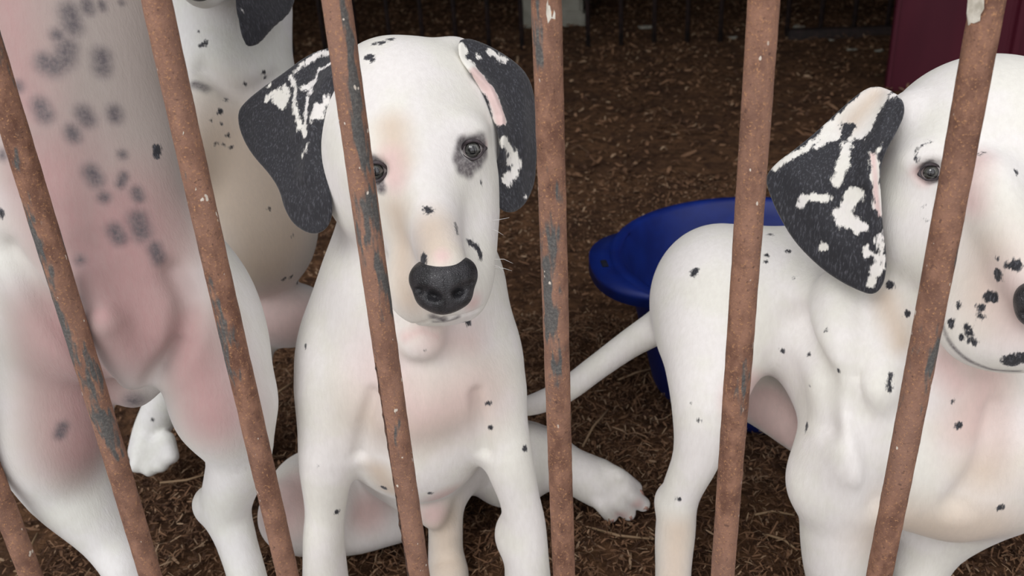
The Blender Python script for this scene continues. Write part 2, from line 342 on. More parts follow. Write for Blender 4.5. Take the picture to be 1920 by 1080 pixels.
# ------------------------------------------------------------------ barred front
fence = empty('bar_fence', (0, 0, 0)); tag(fence, 'rusty steel bars with flaking dark paint standing across the whole front', 'fence')
BX = {}
x0, s0 = -0.79678*CAMD, 0.232814*CAMD
obs = {-1: (980, 20), 0: (540, 116), 1: (540, 417), 2: (540, 709), 3: (540, 1040), 4: (540, 1393), 5: (540, 1748), -2: None, -3: None, 6: None}
for k, o_ in obs.items():
    BX[k] = x0+k*s0 if o_ is None else (CAM+ray(o_[1], o_[0])*(CAMD/ray(o_[1], o_[0])[1]))[0]
BR = .0073
lean = {0: .004, 1: .0, 2: -.002, 3: .001, 4: 0, 5: .004}
for k in sorted(BX):
    g = np.random.default_rng(k+50); n = 260; seg = 28; zz = np.linspace(.0, .80, n)
    rad = BR*(1.0+.0*zz[:, None])+np.zeros((n, seg))
    nz = g.normal(0, 1, (n, seg))
    for _ in range(2): nz = (nz+np.roll(nz, 1, 0)+np.roll(nz, -1, 0)+np.roll(nz, 1, 1)+np.roll(nz, -1, 1))/5
    rad = rad+nz*.00022
    ln = lean.get(k, 0)
    pts = np.stack([np.full(n, 0.0)+ln*(zz-.3)/.3+.0006*np.sin(zz*9+k), .0005*np.sin(zz*7+k*2), zz], 1)
    V, F = tube(pts, rad, seg)
    pa = np.zeros(len(V)); VV = np.array(V)
    prefs = {0: (.06, 0.0), 1: (.0, .0), 2: (.065, 1.0), 3: (.07, -1.0), 5: (.04, 1.0), 4: (.0, -1.0)}
    a, side = prefs.get(k, (0, 0)); pa = a*np.where(side == 0, 1.0, np.clip((VV[:, 0]-ln*(VV[:, 2]-.3)/.3)*side/BR+.35, -1.2, 1))
    pa = np.where(VV[:, 2] < .22, pa-.05, pa)
    me = pymesh('bar', V, F); at_ = me.attributes.new('paint', 'FLOAT', 'POINT'); at_.data.foreach_set('value', pa.astype(np.float32))
    o = link('bar', me, RUST, fence); o.location = (BX[k], 0, 0)
    if k == 2:   # split weld seam down its lower half
        zs = np.linspace(.02, .30, 70); g2 = np.random.default_rng(3)
        sp_ = np.stack([-BR*.78+ln*(zs-.3)/.3+g2.normal(0, .0002, 70), np.full(70, -BR*.66), zs], 1)
        V, F = tube(sp_, np.abs(g2.normal(.0006, .0002, 70))+.0002, 6); link('weld_seam', pymesh('weld_seam', V, F), SEAM, o)
    chips = {3: [(1034, 12, .0026, .008)], 5: [(1815, 12, .0045, .010)], 2: [], 1: [(302, 122, .0012, .0025), (306, 136, .001, .002), (353, 241, .0013, .0022), (371, 330, .0012, .002), (376, 344, .0012, .002)], 0: [(10, 225, .0012, .0014)]}.get(k, [])
    for (px, py, w_, h_) in chips:
        r = ray(px, py); p = CAM+r*(CAMD/r[1]); dx = p[0]-BX[k]-ln*(p[2]-.3)/.3
        dx = max(-BR*.85, min(BR*.85, dx)); yy = -math.sqrt(BR*BR-dx*dx)
        V, F = scrap(int(px)); V = np.array(V); W = np.zeros_like(V); nn = np.array([dx, yy, 0])/BR; tt = np.array([-nn[1], nn[0], 0])
        for i, v in enumerate(V): W[i] = np.array([dx+ln*(p[2]-.3)/.3, yy, p[2]])+tt*v[0]*w_+np.array([0, 0, 1])*v[1]*h_*1.3+nn*(v[2]*.0016-.0002)
        link('paint_flake', pymesh('paint_flake', W, F, False), CHIP, o)
for z in (.012, .79):
    V, F = tube([(BX[-3]-.02, 0, z), (BX[6]+.02, 0, z)], np.array([.011]*2), 20)
    me = pymesh('rail', V, F); at_ = me.attributes.new('paint', 'FLOAT', 'POINT'); link('rail', me, RUST, fence)

# ------------------------------------------------------------------ sculpting kit: smooth unions of rounded forms, skinned to one continuous surface
class Form:
    def __init__(s): s.P = []; s.strokes = []
    def el(s, px, py, d, rx, ry, rz, rot=0, k=.012, op='+', pit=0):
        c, z = at(px, py, d); a = math.radians(rot); b = math.radians(pit)
        e1 = RT*math.cos(a)+UP*math.sin(a); e2 = -RT*math.sin(a)+UP*math.cos(a); e3 = FW
        e2, e3 = e2*math.cos(b)+e3*math.sin(b), -e2*math.sin(b)+e3*math.cos(b)
        sc = z/FPX; s.P.append(('e', c, np.array([e1, e2, e3]), np.array([rx, ry, rz])*sc, k, op)); return s
    def ch(s, pts, k=.012, op='+'):
        w_ = []
        for (px, py, d, r) in pts:
            c, z = at(px, py, d); w_.append((c, r*z/FPX))
        if len(w_) > 2:      # a smooth curve through the joints
            A = np.array([[*c, r] for c, r in w_]); A = np.concatenate([[2*A[0]-A[1]], A, [2*A[-1]-A[-2]]]); o = []
            for i in range(1, len(A)-2):
                for t in np.arange(4)/4:
                    o.append(.5*(2*A[i]+(A[i+1]-A[i-1])*t+(2*A[i-1]-5*A[i]+4*A[i+1]-A[i+2])*t*t+(3*A[i]-A[i-1]-3*A[i+1]+A[i+2])*t**3))
            o.append(A[-2]); A = np.array(o)
        else: A = np.array([[*c, r] for c, r in w_])
        s.P.append(('c', A[:, :3], A[:, :3], (A[:, 3].max(), A[:, 3]), k, op)); return s
    def surf(s, px, py):
        r = ray(px, py); L = np.linalg.norm(r); t = .40
        for _ in range(60):
            v = float(s.ev((CAM+r*t)[None], .5)[0])
            if v < 2e-4: return t
            t += v/L*.85
            if t > 2: break
        return None
    def sel(s, px, py, off, rx, ry, rz, rot=0, k=.003, op='+', pit=0):
        z = s.surf(px, py)
        if z: s.el(px, py, z+off*.001, rx, ry, rz, rot, k, op, pit)
    def sch(s, pts, off, k=.002, op='-'):
        o = []
        for (px, py, r) in pts:
            z = s.surf(px, py)
            if z: o.append((px, py, z+off*.001, r))
        if len(o) > 1: s.ch(o, k, op)
    def ev(s, P, margin=.02):
        d = np.full(len(P), .5, np.float64)
        for p in s.P:
            if p[0] == 'e':
                _, c, E, R, k, op = p; lo = c-R.max(); hi = c+R.max()
            else:
                _, a, _b, (ra, rb), k, op = p; lo = (a-rb[:, None]).min(0); hi = (a+rb[:, None]).max(0)
            mg = margin+k
            i = np.nonzero((P[:, 0] > lo[0]-mg) & (P[:, 0] < hi[0]+mg) & (P[:, 1] > lo[1]-mg) & (P[:, 1] < hi[1]+mg) & (P[:, 2] > lo[2]-mg) & (P[:, 2] < hi[2]+mg))[0]
            if not len(i): continue
            Q = P[i]
            if p[0] == 'e':
                u = (Q-c)@E.T; k0 = np.sqrt(((u/R)**2).sum(1)); k1 = np.sqrt(((u/R**2)**2).sum(1)); v = k0*(k0-1)/np.maximum(k1, 1e-6)
                v = np.where(k0 < .05, -R.min(), v)
            else:
                v = np.full(len(Q), 9.)
                for j in range(len(a)-1):
                    ab = a[j+1]-a[j]; Ln = math.sqrt(ab@ab)+1e-9; q_ = Q-a[j]; x_ = q_@ab/Ln; rho = np.sqrt(np.maximum((q_*q_).sum(1)-x_*x_, 0))
                    sn = max(-.95, min(.95, (rb[j+1]-rb[j])/Ln)); t = np.clip((x_+rho*sn/math.sqrt(1-sn*sn))/Ln, 0, 1)
                    v = np.minimum(v, np.sqrt((x_-t*Ln)**2+rho**2)-(rb[j]+(rb[j+1]-rb[j])*t))
            o = d[i]
            if op == '+':
                h = np.maximum(k-np.abs(o-v), 0)/k; d[i] = np.minimum(o, v)-h*h*k*.25
            else:
                h = np.maximum(k-np.abs(o+v), 0)/k; d[i] = np.maximum(o, -v)+h*h*k*.25
        return d
    def bounds(s):
        L = []; H = []
        for p in s.P:
            if p[5 if p[0] == 'e' else 5] == '-': continue
            if p[0] == 'e': L.append(p[1]-p[3].max()); H.append(p[1]+p[3].max())
            else:
                r = p[3][1][:, None]; L.append((p[1]-r).min(0)); H.append((p[1]+r).max(0))
        return np.min(L, 0)-.012, np.max(H, 0)+.012

class Flap:   # ear: an outline with its own thickness and a curved mid surface
    def __init__(s, poly, zc, T=.0024, ridges=(), tips=None):
        s.poly = np.array(poly, float); s.zc = np.array(zc, float); s.T = T; s.ridges = ridges
        A = s.poly; s.poly = s.smooth(A)
        n = len(s.zc); D = np.linalg.norm(s.zc[:, None, :2]-s.zc[None, :, :2], axis=2)
        K = np.zeros((n+3, n+3)); K[:n, :n] = D; K[:n, n] = 1; K[:n, n+1:] = s.zc[:, :2]; K[n, :n] = 1; K[n+1:, :n] = s.zc[:, :2].T
        K[:n, :n] += np.eye(n)*8
        s.w = np.linalg.solve(K, np.concatenate([s.zc[:, 2], [0, 0, 0]]))
    def smooth(s, A):
        for _ in range(2):
            B = np.roll(A, -1, 0); A = np.stack([A*.75+B*.25, A*.25+B*.75], 1).reshape(-1, 2)
        return A
    def z0(s, X, Y):
        n = len(s.zc); z = s.w[n]+s.w[n+1]*X+s.w[n+2]*Y
        for i in range(n): z = z+s.w[i]*np.sqrt((X-s.zc[i, 0])**2+(Y-s.zc[i, 1])**2+60)
        for (pl_, r, h) in s.ridges:
            dm = np.full(X.shape, 1e9)
            for (a, b) in zip(pl_[:-1], pl_[1:]):
                a = np.array(a, float); ab = np.array(b, float)-a; t = np.clip(((X-a[0])*ab[0]+(Y-a[1])*ab[1])/(ab@ab), 0, 1)
                dm = np.minimum(dm, np.hypot(X-a[0]-t*ab[0], Y-a[1]-t*ab[1]))
            z = z-h*.001*np.exp(-(dm/r)**2)
        return z
    def ev(s, P, margin=0):
        X, Y, Z = proj(P); d2 = np.full(len(P), 1e9); ins = np.zeros(len(P), bool); A = s.poly; B = np.roll(A, -1, 0)
        for a, b in zip(A, B):
            ab = b-a; t = np.clip(((X-a[0])*ab[0]+(Y-a[1])*ab[1])/(ab@ab+1e-9), 0, 1)
            d2 = np.minimum(d2, (X-a[0]-t*ab[0])**2+(Y-a[1]-t*ab[1])**2)
            c = ((a[1] > Y) != (b[1] > Y)) & (X < (b[0]-a[0])*(Y-a[1])/(b[1]-a[1]+1e-12)+a[0]); ins ^= c
        d2 = np.sqrt(d2)*np.where(ins, -1, 1)*Z/FPX
        dz = np.abs(Z-s.z0(X, Y)); r = s.T*.9
        qx = d2+r; qy = dz-s.T+r
        return np.minimum(np.maximum(qx, qy), 0)+np.hypot(np.maximum(qx, 0), np.maximum(qy, 0))-r
    def bounds(s):
        P = np.array([CAM+ray(x, y)*float(s.z0(np.array([x]), np.array([y]))[0]) for x, y in s.poly]+[CAM+ray(x, y)*z for x, y, z in s.zc])
        return P.min(0)-.015, P.max(0)+.015

def skin(form, h, name, mat, parent=None, paint=(), base=None, coarse=5):
    lo, hi = form.bounds(); H = h*coarse
    nc = np.ceil((hi-lo)/H).astype(int)+1
    ax = [lo[i]+H*np.arange(nc[i]) for i in range(3)]
    G = np.stack(np.meshgrid(*ax, indexing='ij'), -1).reshape(-1, 3)
    dc = form.ev(G, .05).reshape(nc)
    act = np.abs(dc) < max(2.2*H, .009)
    # a fine block is filled where any of its coarse corners is near the surface
    cell = np.zeros(nc-1, bool); inside = dc[:-1, :-1, :-1] < 0
    for i in (0, 1):
        for j in (0, 1):
            for k in (0, 1): cell |= act[i:nc[0]-1+i, j:nc[1]-1+j, k:nc[2]-1+k]
    nf = (nc-1)*coarse
    D = np.where(inside, -1., 1.).astype(np.float32)
    D = D.repeat(coarse, 0).repeat(coarse, 1).repeat(coarse, 2)
    ci = np.argwhere(cell)
    off = np.stack(np.meshgrid(*[np.arange(coarse)]*3, indexing='ij'), -1).reshape(-1, 3)
    for s in range(0, len(ci), 3000):
        I = (ci[s:s+3000, None, :]*coarse+off[None]).reshape(-1, 3)
        D[I[:, 0], I[:, 1], I[:, 2]] = form.ev(lo+I*h, .02)
    neg = D < 0
    cnt = np.zeros(nf-1, np.uint8)
    for i in (0, 1):
        for j in (0, 1):
            for k in (0, 1): cnt += neg[i:nf[0]-1+i, j:nf[1]-1+j, k:nf[2]-1+k]
    am = (cnt > 0) & (cnt < 8); C = np.argwhere(am); idx = -np.ones(nf-1, np.int32); idx[am] = np.arange(len(C))
    acc = np.zeros((len(C), 3)); num = np.zeros(len(C))
    corners = [(i, j, k) for i in (0, 1) for j in (0, 1) for k in (0, 1)]
    val = {c: D[C[:, 0]+c[0], C[:, 1]+c[1], C[:, 2]+c[2]].astype(float) for c in corners}
    for a in corners:
        for axn in range(3):
            if a[axn]: continue
            b = list(a); b[axn] = 1; b = tuple(b); va_, vb_ = val[a], val[b]; mk = (va_ < 0) != (vb_ < 0)
            t = np.where(mk, va_/np.where(mk, va_-vb_, 1), 0)
            pt_ = np.array(a)[None].repeat(len(C), 0).astype(float); pt_[:, axn] = t
            acc += pt_*mk[:, None]; num += mk
    V = lo+(C+acc/num[:, None])*h
    Fs = []
    for axn in range(3):
        o1, o2 = [(1, 2), (2, 0), (0, 1)][axn]
        sh = [slice(1, nf[i]-1) for i in range(3)]; sh[axn] = slice(0, nf[axn]-1); sh2 = list(sh); sh2[axn] = slice(1, nf[axn])
        A = neg[tuple(sh)]; B = neg[tuple(sh2)]; E_ = np.argwhere(A != B); fl_ = A[tuple(E_.T)]
        E_ = E_+np.array([0 if i == axn else 1 for i in range(3)])
        e1 = np.zeros(3, int); e1[o1] = 1; e2 = np.zeros(3, int); e2[o2] = 1
        qd = np.stack([idx[tuple((E_-e1-e2).T)], idx[tuple((E_-e2).T)], idx[tuple(E_.T)], idx[tuple((E_-e1).T)]], 1)
        qd[~fl_] = qd[~fl_][:, ::-1]; Fs.append(qd)
    F = np.concatenate(Fs)
    at_ = paint_layers(V, F, paint, base)
    return link(name, npmesh(name, V, F, True, at_), mat, parent)

def paint_layers(V, F, paint, base=None):
    """coat markings, and shade painted into some coats: each stroke is a path on the skin (found where it lies on the surface) with a width and a soft edge"""
    A = {'spot': np.full(len(V), -.01), 'pink': np.zeros(len(V)), 'tan': np.zeros(len(V)), 'smudge': np.zeros(len(V))}
    if base: A['spot'][:] = .01
    if paint:
        bvh = BVHTree.FromPolygons([Vector(v) for v in V], [tuple(f) for f in F.tolist()])
        for (layer, pts, r, soft) in paint:
            W = []
            for p in pts:
                d = Vector(ray(*p)).normalized(); hit = bvh.ray_cast(Vector(CAM), d)
                if hit[0] is not None: W.append((np.array(hit[0]), hit[3]))
            if not W: continue
            dm = np.full(len(V), 1e3); R = r*W[0][1]/FPX
            if len(W) == 1: W = W*2
            lo = np.min([w_[0] for w_ in W], 0)-R*2.5-.01; hi = np.max([w_[0] for w_ in W], 0)+R*2.5+.01
            i = np.nonzero(((V > lo) & (V < hi)).all(1))[0]; Q = V[i]; dmi = np.full(len(i), 1e3)
            for (a, _), (b, _) in zip(W[:-1], W[1:]):
                ab = b-a; t = np.clip(((Q-a)@ab)/max(ab@ab, 1e-9), 0, 1); dmi = np.minimum(dmi, np.linalg.norm(Q-a-t[:, None]*ab, axis=1))
            f = R-dmi
            if layer == 'spot': A['spot'][i] = np.maximum(A['spot'][i], np.clip(f, -.01, .01))
            elif layer == 'white': A['spot'][i] = np.minimum(A['spot'][i], np.clip(-f, -.01, .01))
            else:
                S = max(R*soft, 1e-4); t = np.clip(.5+f/S/2, 0, 1); t = t*t*(3-2*t); A[layer][i] = np.maximum(A[layer][i], t)
    return A

def S(*a, r=6): return ('spot', list(a), r, 0)
def W_(*a, r=6): return ('white', list(a), r, 0)
def L_(layer, *a, r=30, soft=1.0): return (layer, list(a), r, soft)

def eyeball(px, py, z, r_px, look, parent, name='eye'):
    c, _ = at(px, py, z); R = r_px*z/FPX; n, m_ = 40, 28; V = []; F = []; ir = []
    lk = CAM+ray(*look)*.3-c; lk = lk/np.linalg.norm(lk); a = np.cross(lk, [0, 0, 1.0]); a /= np.linalg.norm(a); b = np.cross(a, lk)
    for i in range(m_+1):
        th = math.pi*i/m_
        bulge = 1+.06*max(0, 1-(th/.62)**2)
        for j in range(n):
            ph = 2*math.pi*j/n; V.append(c+R*bulge*(lk*math.cos(th)+math.sin(th)*(a*math.cos(ph)+b*math.sin(ph)))); ir.append(th)
    for i in range(m_):
        for j in range(n): F.append((i*n+j, (i+1)*n+j, (i+1)*n+(j+1) % n, i*n+(j+1) % n))
    me = pymesh(name, V, F); t = me.attributes.new('iris', 'FLOAT', 'POINT'); t.data.foreach_set('value', np.array(ir, np.float32)); return link(name, me, EYE, parent)
q = N('eyelid_skin', .5, .4); q.col(q.mix(q.ramp(q.noise(300), .3, .7), (.030, .025, .028), (.065, .05, .055))); LID = q.m
HS = 1.0    # voxel size factor of the sculpting grid
# ------------------------------------------------------------------ seated puppy in the middle
def build_seated():
    f = Form()
    # trunk
    f.el(768, 700, .70, 196, 215, 190, k=.02)
    f.el(775, 560, .665, 168, 150, 140, k=.03)
    f.el(788, 795, .695, 124, 142, 140, k=.015)
    f.el(800, 830, .80, 140, 112, 220, k=.02)
    f.el(640, 700, .66, 82, 150, 95, rot=3, k=.02)
    f.el(908, 715, .665, 74, 135, 95, rot=-3, k=.02)
    f.el(772, 705, .625, 120, 95, 60, k=.03)
    f.el(790, 640, .590, 38, 32, 26, k=.012)
    # forelegs
    f.ch([(628, 745, .655, 62), (614, 850, .655, 54), (610, 950, .67, 38), (607, 1010, .68, 38), (610, 1080, .70, 42), (612, 1130, .715, 46), (612, 1170, .70, 47)], k=.012)
    f.ch([(925, 745, .66, 56), (950, 850, .66, 48), (973, 930, .67, 38), (983, 985, .68, 40), (988, 1060, .69, 42), (992, 1130, .705, 45), (994, 1170, .69, 46)], k=.012)
    f.el(950, 1000, .69, 16, 24, 18, k=.02)
    f.sch([(700, 740, 7), (684, 800, 8), (676, 850, 8)], 1.5, .010); f.sch([(895, 740, 6), (902, 800, 8), (908, 845, 8)], 1.5, .010)
    f.el(690, 925, .80, 85, 56, 70, k=.015)
    for cx in (612, 994):
        for dx in (-30, -10, 11, 31): f.ch([(cx+dx, 1150, .70, 15), (cx+dx*1.15, 1185, .675, 15)], k=.004)
    # hind quarters
    f.el(600, 925, .79, 95, 84, 105, k=.008); f.el(960, 870, .82, 80, 76, 110, k=.008)
    f.ch([(575, 960, .755, 70), (545, 960, .74, 58)], k=.02)
    f.ch([(545, 985, .745, 46), (650, 1005, .77, 36), (740, 985, .79, 34)], k=.015)
    f.ch([(830, 880, .76, 44), (835, 970, .745, 33), (836, 1050, .75, 33), (842, 1100, .735, 38)], k=.015)
    f.el(848, 1065, .74, 24, 26, 26, k=.01)
    f.ch([(780, 915, .735, 45), (812, 968, .725, 22)], k=.015); f.el(810, 945, .72, 30, 24, 22, k=.01)
    f.ch([(940, 860, .80, 70), (1010, 845, .80, 46), (1065, 878, .80, 42), (1120, 905, .80, 42)], k=.02)
    f.el(1120, 905, .798, 55, 34, 34, rot=-28, k=.012)
    for (a, b) in (((1130, 880), (1190, 915)), ((1135, 900), (1205, 945)), ((1128, 915), (1178, 962)), ((1112, 925), (1145, 966))):
        f.ch([(*a, .795, 17), ((a[0]+b[0])/2, (a[1]+b[1])/2-3, .786, 17), (*b, .795, 14)], k=.004)
    # neck and skull
    f.ch([(772, 330, .635, 120), (772, 520, .645, 150)], k=.03)
    f.el(770, 232, .590, 166, 155, 150, k=.02)
    f.el(728, 152, .585, 88, 74, 85, k=.012); f.el(812, 160, .588, 88, 72, 85, k=.012)
    f.el(858, 112, .59, 34, 36, 40, k=.015)
    f.el(690, 330, .585, 86, 125, 105, rot=6, k=.02)
    f.el(858, 318, .583, 74, 130, 100, rot=-2, k=.02)
    f.el(770, 300, .545, 110, 85, 60, k=.03)
    f.el(716, 268, .548, 42, 26, 30, k=.012); f.el(868, 244, .548, 40, 22, 28, k=.012)   # brows
    # muzzle
    f.ch([(795, 360, .568, 84), (818, 470, .556, 78), (832, 530, .545, 70)], k=.03)
    f.ch([(796, 330, .538, 42), (815, 430, .520, 44), (832, 495, .508, 44)], k=.02)
    f.el(795, 535, .553, 72, 74, 66, rot=0, k=.012)
    f.el(868, 520, .556, 53, 80, 66, rot=3, k=.012)
    f.el(888, 430, .570, 38, 90, 60, rot=-1, k=.02)
    f.el(832, 585, .575, 45, 22, 40, k=.012)
    f.el(832, 545, .516, 48, 38, 30, k=.008)
    # fine relief
    f.sch([(836, 590, 3), (835, 602, 3)], 0, .0015)
    f.sch([(745, 606, 2), (790, 606, 2.5), (832, 596, 3), (870, 590, 2.5), (905, 575, 2)], 1, .002)
    for (ex, ey, rx, ry) in ((886, 278, 24, 20), (704, 318, 24, 20)):
        f.sel(ex, ey, 0, rx, ry, 26, k=.005, op='-')
    f.sch([(858, 281, 4), (868, 266, 5.5), (886, 259, 6), (903, 265, 5), (911, 276, 3.5)], -1.0, .0025, '+') if 0 else None
    p = []
    # markings
    for q_ in ((716, 80, 7), (733, 73, 7), (700, 83, 5), (692, 108, 9), (697, 114, 7), (878, 104, 8), (803, 394, 9), (798, 390, 6), (854, 424, 6), (857, 437, 6), (880, 453, 6), (893, 464, 6), (899, 470, 6), (901, 482, 5),
               (793, 488, 13), (877, 604, 6), (573, 650, 4), (915, 756, 5), (984, 840, 6), (919, 802, 5), (795, 657, 4), (597, 873, 3), (806, 925, 5), (720, 915, 6), (632, 960, 5), (905, 347, 2), (903, 342, 2)):
        p.append(S(q_[:2], r=q_[2]))
    p.append(S((874, 603), (879, 608), r=4)); p.append(S((882, 452), (886, 458), r=6)); p.append(S((892, 460), (901, 476), r=6))
    p.append(L_('smudge', (864, 268), (861, 300), (872, 316), r=14, soft=.45)); p.append(L_('smudge', (872, 270), (900, 262), (907, 285), (890, 308), r=14, soft=.6))
    p.append(L_('smudge', (876, 302), (884, 314), (898, 306), r=11, soft=.7)); p.append(L_('smudge', (862, 300), (866, 316), (880, 322), r=13, soft=.6))
    p.append(L_('smudge', (700, 300), (712, 320), (714, 352), r=12, soft=.5))
    p.append(L_('smudge', (832, 600), (812, 594), r=8, soft=.9)); p.append(L_('smudge', (812, 603), (836, 602), (860, 594), r=3, soft=1.4))
    p.append(L_('tan', (735, 240), (742, 300), r=30, soft=1.0)); p.append(L_('tan', (810, 430), (815, 460), r=42, soft=1.0)); p.append(L_('tan', (745, 400), (755, 470), (765, 560), r=36, soft=1.2))
    p.append(L_('pink', (732, 300), (740, 335), r=24, soft=1.0)); p.append(L_('pink', (828, 480), r=14, soft=1)); p.append(L_('pink', (778, 528), (780, 545), r=9, soft=1)); p.append(L_('pink', (888, 568), r=16, soft=1.2))
    p.append(L_('pink', (910, 272), r=8, soft=1))
    for t_ in (((760, 632), (790, 620), (820, 632)), ): p.append(L_('pink', *t_, r=12, soft=1.6))
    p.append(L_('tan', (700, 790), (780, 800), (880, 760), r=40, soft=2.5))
    for (a, r_) in (((560, 930), 60), ((530, 960), 50), ((690, 960), 34), ((812, 965), 26), ((830, 930), 30)): p.append(L_('pink', a, r=r_, soft=.8))
    p.append(L_('pink', (720, 700), (790, 780), (880, 740), r=40, soft=2.9)); p.append(L_('pink', (810, 640), (880, 640), r=25, soft=2.9)); p.append(L_('pink', (780, 680), r=60, soft=2)) if 0 else None
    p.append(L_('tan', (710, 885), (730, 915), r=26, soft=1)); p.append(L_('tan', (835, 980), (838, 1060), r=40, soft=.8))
    p.append(L_('pink', (1196, 946), r=10, soft=1)); p.append(L_('pink', (1165, 966), r=10, soft=1))
    body = skin(f, .0013*HS, 'puppy', FUR, None, p)
    tag(body, 'seated white puppy facing the bars, black spotted ears and a black nose', 'puppy', 'spotted puppies')
    # ears
    e = Flap([(645, 86), (610, 90), (575, 104), (530, 138), (492, 164), (460, 190), (445, 210), (449, 246), (470, 288), (505, 326), (524, 356), (533, 392), (552, 424), (588, 442), (616, 428), (626, 392), (617, 351), (605, 307), (602, 262), (618, 215), (648, 170), (660, 110)],
             [(640, 110, .562), (640, 160, .556), (570, 110, .580), (500, 165, .590), (455, 220, .600), (480, 300, .588), (560, 200, .572), (608, 240, .560), (530, 340, .576), (600, 330, .560), (560, 430, .572), (612, 420, .564), (590, 380, .562)], .0021,
             [([(648, 130), (610, 150), (590, 200), (580, 260), (572, 330)], 14, 4.5), ([(565, 150), (553, 200), (556, 250)], 12, 3.0), ([(605, 110), (570, 150)], 14, -2.5), ([(470, 210), (500, 300), (545, 380)], 16, 1.5)])
    pt = [W_((521, 180), (533, 190), r=13), W_((535, 165), (541, 180), r=7), W_((545, 142), (554, 168), (553, 205), (560, 232), (572, 250), r=4.5), W_((560, 236), (569, 240), r=7), W_((548, 140), (570, 118), (600, 100), (640, 96), r=4.5),
          W_((566, 165), (588, 158), (598, 132), (630, 112), r=4), W_((588, 160), (577, 188), (572, 235), r=3.5), W_((597, 203), (589, 216), r=11), W_((610, 190), r=8), W_((572, 282), (577, 268), r=4), W_((566, 292), r=4), W_((505, 160), r=4), W_((512, 172), (500, 185), r=4)]
    skin(e, .0010*HS, 'ear', EARF, body, pt, True)
    e = Flap([(858, 78), (872, 71), (895, 76), (930, 92), (965, 115), (990, 140), (1003, 180), (1008, 240), (1006, 300), (1003, 345), (985, 385), (958, 402), (932, 390), (924, 360), (926, 320), (936, 285), (934, 250), (920, 215), (905, 175), (882, 138), (860, 110)],
             [(868, 85, .562), (900, 120, .564), (930, 180, .566), (938, 240, .564), (935, 330, .570), (960, 390, .576), (1000, 340, .590), (1004, 200, .592), (980, 130, .585), (960, 250, .568)], .0021,
             [([(885, 128), (920, 165), (942, 215), (944, 300)], 9, 4.5), ([(975, 150), (985, 250), (975, 350)], 14, 3)])
    pt = [W_((862, 90), (872, 112), (882, 128), r=12), W_((893, 138), (918, 168), (934, 200), (938, 222), r=12), W_((944, 262), (962, 290), (968, 312), (950, 338), r=9), W_((952, 345), (948, 330), r=6), W_((920, 100), (945, 112), r=6), W_((898, 108), r=5), W_((950, 265), (956, 305), r=7), S((952, 292), r=6), S((880, 92), r=7), S((878, 106), r=6), W_((985, 370), r=2),
          L_('pink', (893, 138), (918, 168), (934, 200), (940, 226), r=13, soft=.5)]
    skin(e, .0010*HS, 'ear', EARF, body, pt, True)
    # eyes and lids
    for (ex, ey, look) in ((886, 279, (900, 420)), (704, 320, (760, 440))):
        z = f.surf(ex, ey); eyeball(ex, ey, z-.0005+.0005, 21, look, body)
        g = Form()
        up_ = [(ex-23, ey+6, 2), (ex-18, ey-6, 3), (ex-7, ey-14, 3.5), (ex+7, ey-15, 3.5), (ex+17, ey-9, 3), (ex+25, ey-1, 2)]
        dn = [(ex-23, ey+6, 2), (ex-14, ey+16, 2.6), (ex-1, ey+20, 3), (ex+12, ey+15, 3), (ex+25, ey-1, 2)]
        zz = z-.0078
        for arc in (up_, dn):
            g.ch([(x, y, zz+.0000+abs((x-ex)/26)**2*.006, r_) for x, y, r_ in arc], k=.002)
        skin(g, .0006*HS, 'eyelid', LID, body)
    # nose
    g = Form()
    g.el(832, 524, .503, 56, 36, 36, k=.008); g.el(834, 505, .510, 48, 22, 26, k=.010); g.el(830, 552, .506, 50, 33, 30, k=.008); g.el(793, 522, .507, 24, 23, 24, k=.006); g.el(868, 513, .507, 24, 26, 24, k=.006)
    g.ch([(804, 556, .507, 18), (830, 572, .508, 15), (862, 553, .507, 18)], k=.006)
    g.sel(811, 556, -1, 15, 9, 26, rot=-14, k=.004, op='-'); g.ch([(800, 549, .492, 6), (786, 544, .500, 4)], k=.004, op='-')
    g.sel(860, 549, -1, 13, 9, 26, rot=24, k=.004, op='-'); g.ch([(870, 541, .492, 6), (884, 533, .500, 4)], k=.004, op='-')
    g.sch([(835, 520, 1.5), (837, 548, 2), (838, 584, 2.5)], -.3, .002)
    skin(g, .0007*HS, 'nose', NOSE, body)
    # claws of the spread hind paw
    for (a, b) in (((1197, 921), (1208, 930)), ((1207, 950), (1216, 956)), ((1180, 966), (1184, 976)), ((1146, 972), (1150, 980))):
        pa, _ = at(*a, .79); pb, _ = at(*b, .792); V, F = tube([pa, (pa*.5+pb*.5)+np.array([0, 0, .001]), pb], np.array([.0028, .0022, .0006]), 8); link('claw', pymesh('claw', V, F), CLAW, body)
    for (a, b, c_) in (((920, 415), (935, 412), (955, 408)), ((918, 426), (930, 432), (944, 441)), ((924, 486), (945, 486), (962, 494)), ((922, 500), (945, 503), (960, 508)), ((922, 494), (936, 500), (946, 512)), ((728, 560), (700, 566), (668, 580)), ((728, 545), (700, 545), (670, 552))):
        V, F = tube([at(a[0]-8, a[1], .555)[0], at(*b, .55)[0], at(*c_, .55)[0]], np.array([.0002, .00016, .00007]), 5); link('whisker', pymesh('whisker', V, F), WHISK, body)
    return body
build_seated()
